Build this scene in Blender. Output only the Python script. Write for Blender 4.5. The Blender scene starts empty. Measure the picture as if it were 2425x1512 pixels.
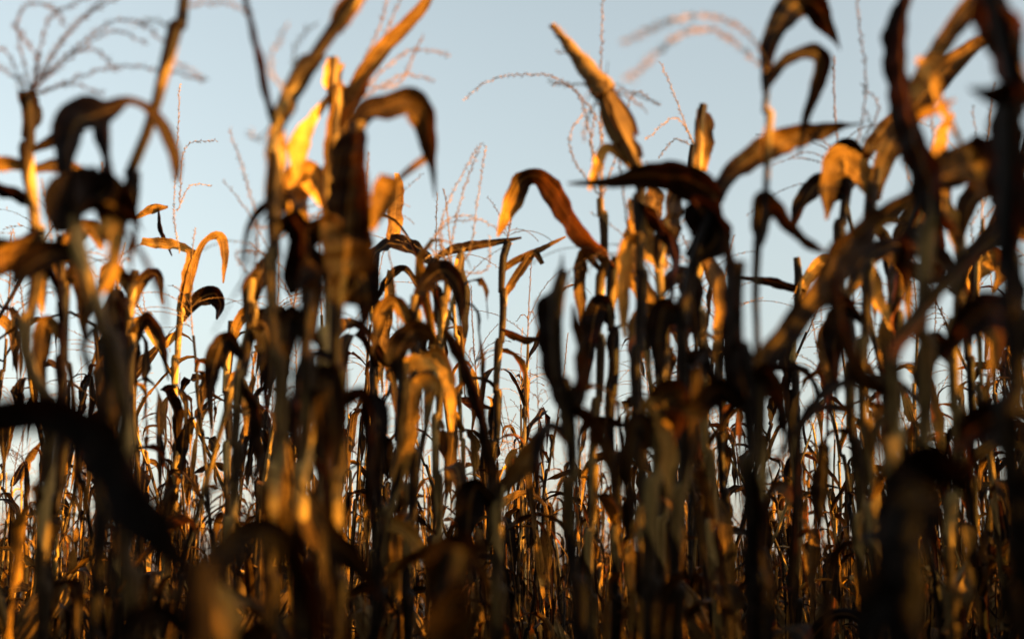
import bpy, math, random
import numpy as np
from mathutils import Vector, Matrix

SC = bpy.context.scene
COL = SC.collection
R = math.radians
CAM_H = 1.2
LENS = 50.0
FPX = LENS / 36.0 * 2425.0            # focal length in photo pixels (2425 px wide frame)
HORIZON = 1480.0
PITCH = math.atan((HORIZON - 756.0) / FPX)

# ---------------------------------------------------------------- camera
cd = bpy.data.cameras.new('camera')
cam = bpy.data.objects.new('camera', cd)
COL.objects.link(cam)
cam.location = (0, 0, CAM_H)
cam.rotation_euler = (math.pi / 2 + PITCH, 0, 0)
cd.lens = LENS
cd.sensor_width = 36.0
cd.sensor_fit = 'HORIZONTAL'
cd.clip_start = 0.05
cd.clip_end = 2000.0
cd.dof.use_dof = True
cd.dof.focus_distance = 6.6
cd.dof.aperture_fstop = 2.1
SC.camera = cam
SC.render.resolution_x = 1024
SC.render.resolution_y = 638

# ---------------------------------------------------------------- light
SUN_AZ = R(112)      # clockwise from the view direction (+Y) towards +X
SUN_EL = R(13)
w = bpy.data.worlds.new('World')
SC.world = w
w.use_nodes = True
nt = w.node_tree
nt.nodes.clear()
out = nt.nodes.new('ShaderNodeOutputWorld')
bg = nt.nodes.new('ShaderNodeBackground')
sky = nt.nodes.new('ShaderNodeTexSky')
sky.sky_type = 'NISHITA'
sky.sun_disc = False
sky.sun_elevation = SUN_EL
sky.sun_rotation = SUN_AZ
sky.air_density = 1.2
sky.dust_density = 3.0
sky.ozone_density = 1.0
bg.inputs['Strength'].default_value = 0.05
hs = nt.nodes.new('ShaderNodeHueSaturation')
hs.inputs['Saturation'].default_value = 0.49
hs.inputs['Hue'].default_value = 0.475
nt.links.new(sky.outputs[0], hs.inputs['Color'])
nt.links.new(hs.outputs[0], bg.inputs[0])
nt.links.new(bg.outputs[0], out.inputs[0])

sd = bpy.data.lights.new('sun', 'SUN')
sun = bpy.data.objects.new('sun', sd)
COL.objects.link(sun)
sd.energy = 5.0
sd.angle = R(0.5)
sd.color = (1.0, 0.49, 0.06)
sdir = Vector((math.sin(SUN_AZ) * math.cos(SUN_EL), math.cos(SUN_AZ) * math.cos(SUN_EL), math.sin(SUN_EL)))
sun.rotation_euler = sdir.to_track_quat('Z', 'Y').to_euler()
sun.location = sdir * 50

SC.view_settings.view_transform = 'Standard'
SC.view_settings.look = 'None'
SC.view_settings.exposure = 2.56
SC.view_settings.gamma = 1.0
SC.render.engine = 'CYCLES'
SC.cycles.max_bounces = 4
SC.cycles.diffuse_bounces = 1
SC.cycles.transparent_max_bounces = 4

# ---------------------------------------------------------------- materials
def new_mat(name):
    m = bpy.data.materials.new(name)
    m.use_nodes = True
    m.node_tree.nodes.clear()
    return m, m.node_tree

def dry_material(name, ramp, trans_col, trans_fac, rough=0.55, vein=(46.0, 1.2), bump=0.25, spots=True, rib=False, band=False):
    m, t = new_mat(name)
    N = t.nodes.new
    L = t.links.new
    o = N('ShaderNodeOutputMaterial')
    uv = N('ShaderNodeUVMap')
    mp = N('ShaderNodeMapping')
    mp.inputs['Scale'].default_value = (vein[0], vein[1], 1)
    L(uv.outputs[0], mp.inputs[0])
    oi = N('ShaderNodeObjectInfo')
    geo = N('ShaderNodeNewGeometry')
    # fine veins along the blade
    nv = N('ShaderNodeTexNoise')
    nv.inputs['Scale'].default_value = 1.0
    nv.inputs['Detail'].default_value = 3
    L(mp.outputs[0], nv.inputs['Vector'])
    # broad tone patches in the field
    nb = N('ShaderNodeTexNoise')
    nb.inputs['Scale'].default_value = 4.5
    nb.inputs['Detail'].default_value = 4
    L(geo.outputs['Position'], nb.inputs['Vector'])
    a = N('ShaderNodeMath'); a.operation = 'MULTIPLY_ADD'
    a.inputs[1].default_value = 0.85
    L(nv.outputs[0], a.inputs[0])
    L(nb.outputs[0], a.inputs[2])
    if band:                                   # each internode and its sheath weathers differently
        mb = N('ShaderNodeMapping'); mb.inputs['Scale'].default_value = (1.5, 1.9, 1); L(uv.outputs[0], mb.inputs[0])
        n3 = N('ShaderNodeTexVoronoi'); n3.inputs['Scale'].default_value = 1.0; L(mb.outputs[0], n3.inputs['Vector'])
        s3 = N('ShaderNodeSeparateXYZ'); L(n3.outputs['Color'], s3.inputs[0])
        a3 = N('ShaderNodeMath'); a3.operation = 'MULTIPLY_ADD'; a3.inputs[1].default_value = 0.55
        L(s3.outputs[0], a3.inputs[0]); L(a.outputs[0], a3.inputs[2])
        a4 = N('ShaderNodeMath'); a4.operation = 'SUBTRACT'; a4.inputs[1].default_value = 0.27; L(a3.outputs[0], a4.inputs[0])
        a = a4
    b = N('ShaderNodeMath'); b.operation = 'MULTIPLY_ADD'
    b.inputs[1].default_value = 0.45
    sepc = N('ShaderNodeSeparateColor'); L(oi.outputs['Color'], sepc.inputs[0])   # tone per object; hand-placed leaves have sun and shade painted into it
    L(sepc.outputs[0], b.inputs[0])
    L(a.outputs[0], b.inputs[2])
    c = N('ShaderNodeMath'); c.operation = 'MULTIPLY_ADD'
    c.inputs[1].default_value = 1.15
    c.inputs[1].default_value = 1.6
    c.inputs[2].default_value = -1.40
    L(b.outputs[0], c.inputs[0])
    cr = N('ShaderNodeValToRGB')
    cr.color_ramp.elements[0].position = 0.0
    cr.color_ramp.elements[0].color = (*ramp[0], 1)
    cr.color_ramp.elements[1].position = 1.0
    cr.color_ramp.elements[1].color = (*ramp[-1], 1)
    for i, col in enumerate(ramp[1:-1]):
        e = cr.color_ramp.elements.new((i + 1) / (len(ramp) - 1))
        e.color = (*col, 1)
    L(c.outputs[0], cr.inputs[0])
    colsock = cr.outputs[0]
    if spots:
        ns = N('ShaderNodeTexNoise')
        ns.inputs['Scale'].default_value = 60
        ns.inputs['Detail'].default_value = 2
        L(geo.outputs['Position'], ns.inputs['Vector'])
        r2 = N('ShaderNodeMapRange')
        r2.inputs[1].default_value = 0.62
        r2.inputs[2].default_value = 0.72
        L(ns.outputs[0], r2.inputs[0])
        mx = N('ShaderNodeMixRGB')
        mx.inputs[2].default_value = (0.045, 0.022, 0.010, 1)
        ml = N('ShaderNodeMath'); ml.operation = 'MULTIPLY'; ml.inputs[1].default_value = 0.6
        L(r2.outputs[0], ml.inputs[0])
        L(ml.outputs[0], mx.inputs[0])
        L(colsock, mx.inputs[1])
        colsock = mx.outputs[0]
    if rib:
        sx = N('ShaderNodeSeparateXYZ'); L(uv.outputs[0], sx.inputs[0])
        m1 = N('ShaderNodeMath'); m1.operation = 'SUBTRACT'; m1.inputs[1].default_value = 0.5; L(sx.outputs[0], m1.inputs[0])
        m2 = N('ShaderNodeMath'); m2.operation = 'ABSOLUTE'; L(m1.outputs[0], m2.inputs[0])
        m3 = N('ShaderNodeMapRange'); m3.inputs[1].default_value = 0.03; m3.inputs[2].default_value = 0.065
        m3.inputs[3].default_value = 0.35; m3.inputs[4].default_value = 0.0; L(m2.outputs[0], m3.inputs[0])
        mr = N('ShaderNodeMixRGB'); mr.inputs[2].default_value = (0.20, 0.11, 0.03, 1)
        L(m3.outputs[0], mr.inputs[0]); L(colsock, mr.inputs[1]); colsock = mr.outputs[0]
    bp = N('ShaderNodeBump')
    bp.inputs['Strength'].default_value = bump
    bp.inputs['Distance'].default_value = 0.004
    nc = N('ShaderNodeTexNoise')                 # crumpled surface
    nc.inputs['Scale'].default_value = 38; nc.inputs['Detail'].default_value = 3
    L(geo.outputs['Position'], nc.inputs['Vector'])
    hh = N('ShaderNodeMath'); hh.operation = 'MULTIPLY_ADD'; hh.inputs[1].default_value = 1.6
    L(nc.outputs[0], hh.inputs[0]); L(nv.outputs[0], hh.inputs[2])
    L(hh.outputs[0], bp.inputs['Height'])
    p = N('ShaderNodeBsdfPrincipled')
    p.inputs['Roughness'].default_value = rough
    p.inputs['Specular IOR Level'].default_value = 0.07
    L(colsock, p.inputs['Base Color'])
    L(bp.outputs[0], p.inputs['Normal'])
    if trans_fac > 0:
        tr = N('ShaderNodeBsdfTranslucent')
        mt = N('ShaderNodeMixRGB'); mt.blend_type = 'MULTIPLY'
        mt.inputs[0].default_value = 1.0
        mt.inputs[2].default_value = (*trans_col, 1)
        L(colsock, mt.inputs[1])
        L(mt.outputs[0], tr.inputs[0])
        L(bp.outputs[0], tr.inputs[1])
        ms = N('ShaderNodeMixShader')
        ms.inputs[0].default_value = trans_fac
        L(p.outputs[0], ms.inputs[1])
        L(tr.outputs[0], ms.inputs[2])
        L(ms.outputs[0], o.inputs[0])
    else:
        L(p.outputs[0], o.inputs[0])
    return m

M_LEAF = dry_material('dry_leaf', [(0.005, 0.002, 0.001), (0.008, 0.0036, 0.0012), (0.020, 0.009, 0.0025), (0.17, 0.080, 0.013), (0.56, 0.29, 0.05)],
                      (1.5, 0.75, 0.25), 0.22, rib=True, bump=0.4)
M_STALK = dry_material('dry_stalk', [(0.005, 0.0025, 0.001), (0.009, 0.005, 0.002), (0.022, 0.012, 0.004), (0.11, 0.062, 0.017), (0.32, 0.20, 0.06)],
                       (1, 1, 1), 0.0, rough=0.5, vein=(26.0, 0.9), bump=0.35, band=True)
M_TASSEL = dry_material('dry_tassel', [(0.07, 0.035, 0.015), (0.18, 0.10, 0.04), (0.36, 0.23, 0.10)],
                        (1.0, 0.9, 0.6), 0.2, rough=0.7, vein=(3, 3), bump=0.0, spots=False)
M_HUSK = dry_material('dry_husk', [(0.06, 0.03, 0.01), (0.16, 0.09, 0.03), (0.27, 0.17, 0.06)],
                      (1.3, 0.8, 0.4), 0.15, rough=0.6, vein=(60.0, 1.0), bump=0.35)
M_DARK = dry_material('shaded_leaf', [(0.004, 0.0025, 0.0015), (0.010, 0.006, 0.003), (0.030, 0.015, 0.006)],  # near-black browns: shade on the nearest plants put into the colour
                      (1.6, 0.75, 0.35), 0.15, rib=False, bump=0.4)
M_SILK = dry_material('dry_silk', [(0.03, 0.012, 0.006), (0.10, 0.04, 0.018)], (1, 1, 1), 0.0, rough=0.8, vein=(9, 9), bump=0, spots=False)

def soil_material():
    m, t = new_mat('dark_soil')
    N = t.nodes.new; L = t.links.new
    o = N('ShaderNodeOutputMaterial'); p = N('ShaderNodeBsdfPrincipled')
    g = N('ShaderNodeNewGeometry')
    n = N('ShaderNodeTexNoise'); n.inputs['Scale'].default_value = 3; n.inputs['Detail'].default_value = 8
    L(g.outputs['Position'], n.inputs['Vector'])
    cr = N('ShaderNodeValToRGB')
    cr.color_ramp.elements[0].color = (0.016, 0.011, 0.007, 1); cr.color_ramp.elements[0].position = 0.3
    cr.color_ramp.elements[1].color = (0.075, 0.050, 0.028, 1); cr.color_ramp.elements[1].position = 0.75
    L(n.outputs[0], cr.inputs[0]); L(cr.outputs[0], p.inputs['Base Color'])
    b = N('ShaderNodeBump'); b.inputs['Distance'].default_value = 0.05; b.inputs['Strength'].default_value = 0.8
    L(n.outputs[0], b.inputs['Height']); L(b.outputs[0], p.inputs['Normal'])
    p.inputs['Roughness'].default_value = 0.95
    L(p.outputs[0], o.inputs[0])
    return m
M_SOIL = soil_material()

# ---------------------------------------------------------------- mesh building
class Buf:
    """verts (n,3), quads (m,4), uv per vertex (n,2)"""
    def __init__(s):
        s.v = []; s.f = []; s.u = []; s.n = 0
    def grid(s, P, U):
        """P: (a,b,3) points -> (a-1)(b-1) quads"""
        a, b = P.shape[:2]
        idx = (np.arange(a * b) + s.n).reshape(a, b)
        q = np.stack([idx[:-1, :-1], idx[:-1, 1:], idx[1:, 1:], idx[1:, :-1]], -1).reshape(-1, 4)
        s.v.append(P.reshape(-1, 3)); s.f.append(q); s.u.append(U.reshape(-1, 2)); s.n += a * b
    def quads(s, P, U=None):
        """P: (k,4,3) separate quads"""
        k = len(P)
        if k == 0: return
        s.v.append(P.reshape(-1, 3)); s.f.append((np.arange(k * 4) + s.n).reshape(k, 4))
        s.u.append(np.zeros((k * 4, 2)) if U is None else U.reshape(-1, 2)); s.n += k * 4
    def add(s, o):
        V, F, U = o.arrays()
        s.v.append(V); s.f.append(F + s.n); s.u.append(U); s.n += len(V)
    def arrays(s):
        return np.concatenate(s.v), np.concatenate(s.f), np.concatenate(s.u)

def make_mesh(name, V, F, U, mats, mi=None):
    me = bpy.data.meshes.new(name)
    me.vertices.add(len(V)); me.vertices.foreach_set('co', V.astype(np.float32).ravel())
    me.loops.add(F.size); me.loops.foreach_set('vertex_index', F.astype(np.int32).ravel())
    me.polygons.add(len(F))
    me.polygons.foreach_set('loop_start', (np.arange(len(F)) * 4).astype(np.int32))
    me.polygons.foreach_set('loop_total', np.full(len(F), 4, np.int32))
    me.polygons.foreach_set('use_smooth', np.ones(len(F), bool))
    for m in (mats if isinstance(mats, list) else [mats]): me.materials.append(m)
    if mi is not None: me.polygons.foreach_set('material_index', mi.astype(np.int32))
    uvl = me.uv_layers.new(name='UVMap')
    uvl.data.foreach_set('uv', U[F.ravel()].astype(np.float32).ravel())
    me.update(calc_edges=True)
    me.validate()
    return me

def norm(a):
    return a / np.maximum(np.linalg.norm(a, axis=-1, keepdims=True), 1e-9)

def catmull(P, n):
    """resample a polyline (k,m) to n points through a Catmull-Rom spline"""
    P = np.asarray(P, float)
    k = len(P)
    if k == 2:
        t = np.linspace(0, 1, n)[:, None]
        return P[0] * (1 - t) + P[1] * t
    E = np.vstack([2 * P[0] - P[1], P, 2 * P[-1] - P[-2]])
    seg = np.linalg.norm(np.diff(P[:, :2], axis=0), axis=1) + 1e-6
    cum = np.concatenate([[0], np.cumsum(seg)]); cum /= cum[-1]
    out = []
    for t in np.linspace(0, 1, n):
        i = min(np.searchsorted(cum, t, 'right') - 1, k - 2)
        f = (t - cum[i]) / (cum[i + 1] - cum[i])
        p0, p1, p2, p3 = E[i], E[i + 1], E[i + 2], E[i + 3]
        out.append(0.5 * ((2 * p1) + (-p0 + p2) * f + (2 * p0 - 5 * p1 + 4 * p2 - p3) * f * f + (-p0 + 3 * p1 - 3 * p2 + p3) * f ** 3))
    return np.array(out)

def tube(buf, P, r, sides=8, tw=0.0):
    """P (n,3), r (n,)"""
    P = np.asarray(P, float)
    T = norm(np.gradient(P, axis=0))
    ref = np.array([0.0, 1.0, 0.0]) if abs(T[0][1]) < 0.8 else np.array([1.0, 0, 0])
    A = norm(np.cross(T, ref)); B = np.cross(T, A)
    th = np.linspace(0, 2 * math.pi, sides + 1)
    if np.ndim(r) == 1: r = np.repeat(np.asarray(r)[:, None], sides + 1, 1)
    G = P[:, None] + (A[:, None] * np.cos(th)[None, :, None] + B[:, None] * np.sin(th)[None, :, None]) * r[..., None]
    ln = np.concatenate([[0], np.cumsum(np.linalg.norm(np.diff(P, axis=0), axis=1))])
    U = np.stack(np.broadcast_arrays(th[None] / 6.283, ln[:, None] * 4), -1)
    buf.grid(G, U)

def ribbon(buf, P, W, S, rng, across=4, curl=0.35, wave=0.10, crimp=0.0):
    """leaf blade: centre line P, full width W, side vectors S"""
    n = len(P)
    T = norm(np.gradient(P, axis=0))
    S = norm(S - (S * T).sum(1, keepdims=True) * T)
    Nn = np.cross(T, S)
    u = np.linspace(-1, 1, across + 1)
    s = np.linspace(0, 1, n)
    ph = [rng.uniform(0, 6.28) for _ in range(6)]
    f1 = rng.uniform(2.5, 5); f2 = rng.uniform(6, 11)
    L = np.linalg.norm(np.diff(P, axis=0), axis=1).sum()
    f1 *= L / 0.6; f2 *= L / 0.6
    cu = curl * (0.7 + 0.6 * np.sin(s * 5 + ph[0]))
    G = np.zeros((n, across + 1, 3))
    rag = []
    for k in range(2):
        r_ = np.array([rng.uniform(-0.16, 0.10) - (0.45 if rng.random() < 0.07 else 0) for _ in range(n)])
        w_ = max(1, n // 14)
        rag.append(np.convolve(np.pad(r_, w_, mode='edge'), np.ones(2 * w_ + 1) / (2 * w_ + 1) ** 0.8, 'valid') if w_ > 1 else r_)
    for j, uu in enumerate(u):
        edge = abs(uu)
        k = 0 if uu < 0 else 1
        ww = (np.sin(s * f1 * 6.28 + ph[1 + k]) * 0.7 + np.sin(s * f2 * 6.28 + ph[3 + k]) * 0.4) * wave * edge ** 2
        ang = cu * 1.5 * edge                        # roll the edges in
        den = np.where(np.abs(cu) < 0.02, 0.03, cu * 1.5)
        lat = np.abs(np.sin(ang) / den) * np.sign(uu)
        dep = (1 - np.cos(ang)) / den
        h = W * 0.5 * (1 + edge ** 3 * rag[k])
        G[:, j] = P + S * (lat * h)[:, None] + Nn * ((dep + ww + 0.10 * edge) * h)[:, None]
        if crimp: G[:, j] += Nn * (np.sin(s * f2 * 9 + uu * 2 + ph[5]) * crimp * h)[:, None]
    ln = s * L
    U = np.stack(np.broadcast_arrays(u[None] * 0.5 + 0.5, ln[:, None] * 4 + ph[1] * 9), -1)
    buf.grid(G, U)

def stalk_buf(P, r0, r1, nodes, sides=8, sheath=0.35):
    """P (n,3) from base to top; nodes: distances along where a ring sits and a sheath begins"""
    b = Buf()
    P = np.asarray(P)
    seg = np.linalg.norm(np.diff(P, axis=0), axis=1); cum = np.concatenate([[0], np.cumsum(seg)]); L = cum[-1]
    d = [0.0, L]
    for nd in nodes:
        if 0.02 < nd < L - 0.03: d += [nd - 0.010, nd - 0.004, nd, nd + 0.004, nd + 0.012]
    d = np.array(sorted(set(d)))
    # keep some rings between
    ext = []
    for a, c in zip(d[:-1], d[1:]):
        ext.append(a)
        if c - a > 0.09: ext += list(np.linspace(a, c, int((c - a) / 0.06) + 2)[1:-1])
    ext.append(L); d = np.array(ext)
    Q = np.stack([np.interp(d, cum, P[:, i]) for i in range(3)], 1)
    rr = r0 + (r1 - r0) * (d / L)
    for i, x in enumerate(d):
        near = min([abs(x - nd) for nd in nodes] + [9])
        below = min([nd - x for nd in nodes if nd - x >= -0.001] + [9])
        g = 1.0
        if near < 0.006: g += 0.22
        if below < 0.14: g += sheath * (1 - below / 0.14) * (1 if below > 0.006 else 0.3)
        rr[i] *= g
    th = np.linspace(0, 2 * math.pi, sides + 1)
    ph = (d * 37.0) % 6.28
    rag = 1 + 0.05 * np.sin(th * 3 + d[:, None] * 9) + 0.05 * np.sin(th * 2 - d[:, None] * 23) + 0.03 * np.sin(d * 61)[:, None]
    zig = np.zeros_like(Q); cnt = np.searchsorted(np.array(nodes), d)
    zig[:, 0] = 0.004 * np.where(cnt % 2, 1, -1)
    zig[0] = 0
    tube(b, Q + zig, rr[:, None] * rag, sides)
    # cap
    b.grid(np.stack([np.repeat(Q[-1:], sides + 1, 0), b.v[0].reshape(len(d), sides + 1, 3)[-1]]), np.zeros((2, sides + 1, 2)))
    return b

def tassel_buf(base, up, length, rng, nbr=9, lod=0, spread=1.0, droop=1.0):
    b = Buf()
    up = norm(np.array(up, float))
    ref = np.array([0.3, 1.0, 0.1]); A = norm(np.cross(up, ref)); B = np.cross(up, A)
    def branch(P, r, step):
        tube(b, P, np.linspace(r, r * 0.5, len(P)), 3 if lod else 4)
        seg = np.linalg.norm(np.diff(P, axis=0), axis=1); cum = np.concatenate([[0], np.cumsum(seg)])
        ds = np.arange(0.02, cum[-1], step)
        T = norm(np.gradient(P, axis=0))
        Q = []
        for k, x in enumerate(ds):
            c = np.array([np.interp(x, cum, P[:, i]) for i in range(3)])
            t = norm(np.array([np.interp(x, cum, T[:, i]) for i in range(3)]))
            a = rng.uniform(0, 6.28)
            o = norm(A * math.cos(a) + B * math.sin(a))
            sdv = norm(np.cross(t, o)) * 0.0016 * (1.5 if lod else 1)
            ln = rng.uniform(0.008, 0.012) * (1.6 if lod else 1)
            dd = norm(t + o * rng.uniform(0.4, 1.1))
            m = c + dd * ln * 0.5
            Q.append([c, m + sdv, c + dd * ln, m - sdv])
            if not lod:
                nd = np.cross(dd, sdv / 0.0017) * 0.0015
                Q.append([c, m + nd, c + dd * ln, m - nd])
        if Q: b.quads(np.array(Q))
    n = 6 if lod else 12
    t = np.linspace(0, 1, n)[:, None]
    lean = A * rng.uniform(-.12, .12) + B * rng.uniform(-.12, .12)
    branch(np.array(base) + up * length * t + lean * length * t ** 2, 0.0022, 0.012 if lod else 0.0045)
    for k in range(nbr):
        a = rng.uniform(0, 6.28)
        h = rng.uniform(0.03, 0.32) * length
        o = A * math.cos(a) + B * math.sin(a)
        L = length * rng.uniform(0.5, 0.85)
        e = rng.uniform(0.35, 0.95) * spread
        p = np.array(base) + up * h
        d = norm(up * math.cos(e) + o * math.sin(e))
        pts = [p.copy()]
        dr = rng.uniform(0.3, 2.2) * droop
        for i in range(n - 1):
            d = norm(d + np.array([0, 0, -1]) * dr / n + o * 0.25 / n)
            p = p + d * L / (n - 1); pts.append(p.copy())
        branch(np.array(pts), 0.0012, 0.018 if lod else 0.0075)
    return b

def free_leaf(rng, base, az, elev, L, W, mode, n=18, across=4):
    """leaf grown from base in its own way"""
    b = Buf()
    d = np.array([math.cos(az) * math.cos(elev), math.sin(az) * math.cos(elev), math.sin(elev)])
    side = np.array([-math.sin(az), math.cos(az), 0.0])
    p = np.array(base, float)
    P = [p.copy()]; S = [side.copy()]
    brk = {'arch': rng.uniform(0.25, 0.5), 'hang': rng.uniform(0.04, 0.14), 'up': 0.75}[mode]
    twist = rng.uniform(-1, 1) * {'arch': 2.6, 'hang': 3.5, 'up': 1.2}[mode]
    wob = rng.uniform(0, 6.28)
    e = elev
    kinks = {rng.randint(2, n - 2): (rng.uniform(-1.1, 1.1), rng.uniform(-1.3, 1.3)) for _ in range(rng.choice([1, 2, 3, 4, 5]))}
    ka = kt = 0.0
    for i in range(n - 1):
        s = i / (n - 1)
        if i in kinks: ka += kinks[i][0]; kt += kinks[i][1]; e += rng.uniform(-.5, .5)
        if s < brk: e -= {'arch': 1.3, 'hang': 6, 'up': 0.5}[mode] / n
        else: e -= {'arch': 6.5, 'hang': 9.0, 'up': 7}[mode] / n
        lim = R(-84) if mode != 'up' else R(-70)
        e = max(e, lim)
        a = az + ka + 0.25 * math.sin(s * 5 + wob)
        dd = np.array([math.cos(a) * math.cos(e), math.sin(a) * math.cos(e), math.sin(e)])
        p = p + dd * L / (n - 1)
        ang = twist * max(0, s - brk * 0.6) + kt
        sv = np.array([-math.sin(a), math.cos(a), 0.0])
        nn = np.cross(dd, sv)
        P.append(p.copy()); S.append(sv * math.cos(ang) + nn * math.sin(ang))
    s = np.linspace(0, 1, n)
    prof = np.clip(0.45 + 2.2 * s, 0, 1) * np.clip((1 - s) * 1.9, 0.02, 1) ** 0.8
    prof *= 0.85 + 0.25 * np.sin(s * 9 + wob)
    ribbon(b, np.array(P), W * prof, np.array(S), rng, across, curl=rng.uniform(0.3, 0.95), wave=0.30, crimp=0.08 if n > 10 else 0)
    return b

def ear_buf(base, d, L, rad, rng, sides=14, cobtip=0.0):
    """husked ear: ridged tapering body with bract tips"""
    d = norm(np.array(d, float)); ref = np.array([0, 1.0, 0.2]); A = norm(np.cross(d, ref)); B = np.cross(d, A)
    h = Buf()
    n = 16
    s = np.linspace(0, 1, n)
    r = rad * (0.45 + 0.6 * np.sin(np.clip(s * 2.2, 0, 1.57))) * np.clip((1.02 - s) * 2.4, 0.12, 1) ** 0.6
    th = np.linspace(0, 2 * math.pi, sides + 1)
    rg = 1 + 0.07 * np.sin(th * 5)[None, :] + 0.05 * np.sin(th * 3 + s[:, None] * 4)
    tube(h, np.array(base) + d * (s * L)[:, None], r[:, None] * rg, sides)
    for k in range(6):
        a = k * 1.05 + rng.uniform(-.3, .3)
        o = A * math.cos(a) + B * math.sin(a)
        st = rng.uniform(0.0, 0.35)
        m = 10; q = np.linspace(0, 1, m)
        ss = st + (rng.uniform(1.0, 1.2) - st) * q
        rr = np.interp(ss, s, r) + 0.003 + np.clip(q - 0.75, 0, 1) * rad * rng.uniform(0.2, 2.5)
        P = np.array(base) + d * (ss * L)[:, None] + o * rr[:, None]
        S = np.repeat(np.cross(d, o)[None], m, 0)
        ribbon(h, P, rad * 1.5 * np.clip((1 - q) * 2.2, 0.05, 1) ** 0.7, S, rng, 4, curl=-0.75, wave=0.06)
    c = Buf()
    top = np.array(base) + d * L * 0.95
    for k in range(14):
        o = norm(A * rng.uniform(-1, 1) + B * rng.uniform(-1, 1) + d * rng.uniform(0.3, 1.5))
        q = np.linspace(0, 1, 6)[:, None]
        P = top + o * 0.07 * q + np.array([0, 0, -0.05]) * q ** 2 * rng.uniform(0, 2)
        tube(c, P, np.linspace(0.0016, 0.0008, 6), 3)
    return h, c

# ---------------------------------------------------------------- objects
def empty(name, loc):
    o = bpy.data.objects.new(name, None); o.empty_display_size = 0.1
    COL.objects.link(o); o.location = loc
    return o

TONE = random.Random(77)
def part(name, buf, mat, parent, tone=None):
    V, F, U = buf.arrays()
    me = make_mesh(name, V, F, U, mat)
    o = bpy.data.objects.new(name, me); COL.objects.link(o); o.parent = parent
    q = TONE.uniform(0, 1) if tone is None else tone
    o.color = (q, q, q, 1)
    return o

def tagp(o, label, cat='corn plant', group=None):
    o['label'] = label; o['category'] = cat
    if group: o['group'] = group

# ground
def ground():
    b = Buf()
    n = 90
    t = np.linspace(-1, 1, n)
    c = np.sign(t) * (np.abs(t) ** 3) * 900
    X, Y = np.meshgrid(c, c)
    Z = 0.02 * np.sin(X * 8.2) * np.exp(-(X ** 2 + Y ** 2) / 4000)
    b.grid(np.stack([X, Y + 5, Z], -1), np.stack([X, Y], -1))
    V, F, U = b.arrays()
    o = bpy.data.objects.new('ground', make_mesh('ground', V, F[:, ::-1], U, M_SOIL)); COL.objects.link(o)
    o['kind'] = 'structure'
ground()

CP, SP = math.cos(PITCH), math.sin(PITCH)
def un(x, y, d):
    """world point seen at photo pixel (2425 x 1512) at ground distance d"""
    a = (x - 1212.5) / FPX; c = -(y - 756.0) / FPX
    v = np.array([a, CP - c * SP, SP + c * CP])
    return np.array([0, 0, CAM_H]) + v * (d / v[1])

def proj(p):
    v = np.array(p) - np.array([0, 0, CAM_H])
    yy = v[1] * CP + v[2] * SP; zz = -v[1] * SP + v[2] * CP
    return 1212.5 + FPX * v[0] / yy, 756.0 - FPX * zz / yy

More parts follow.
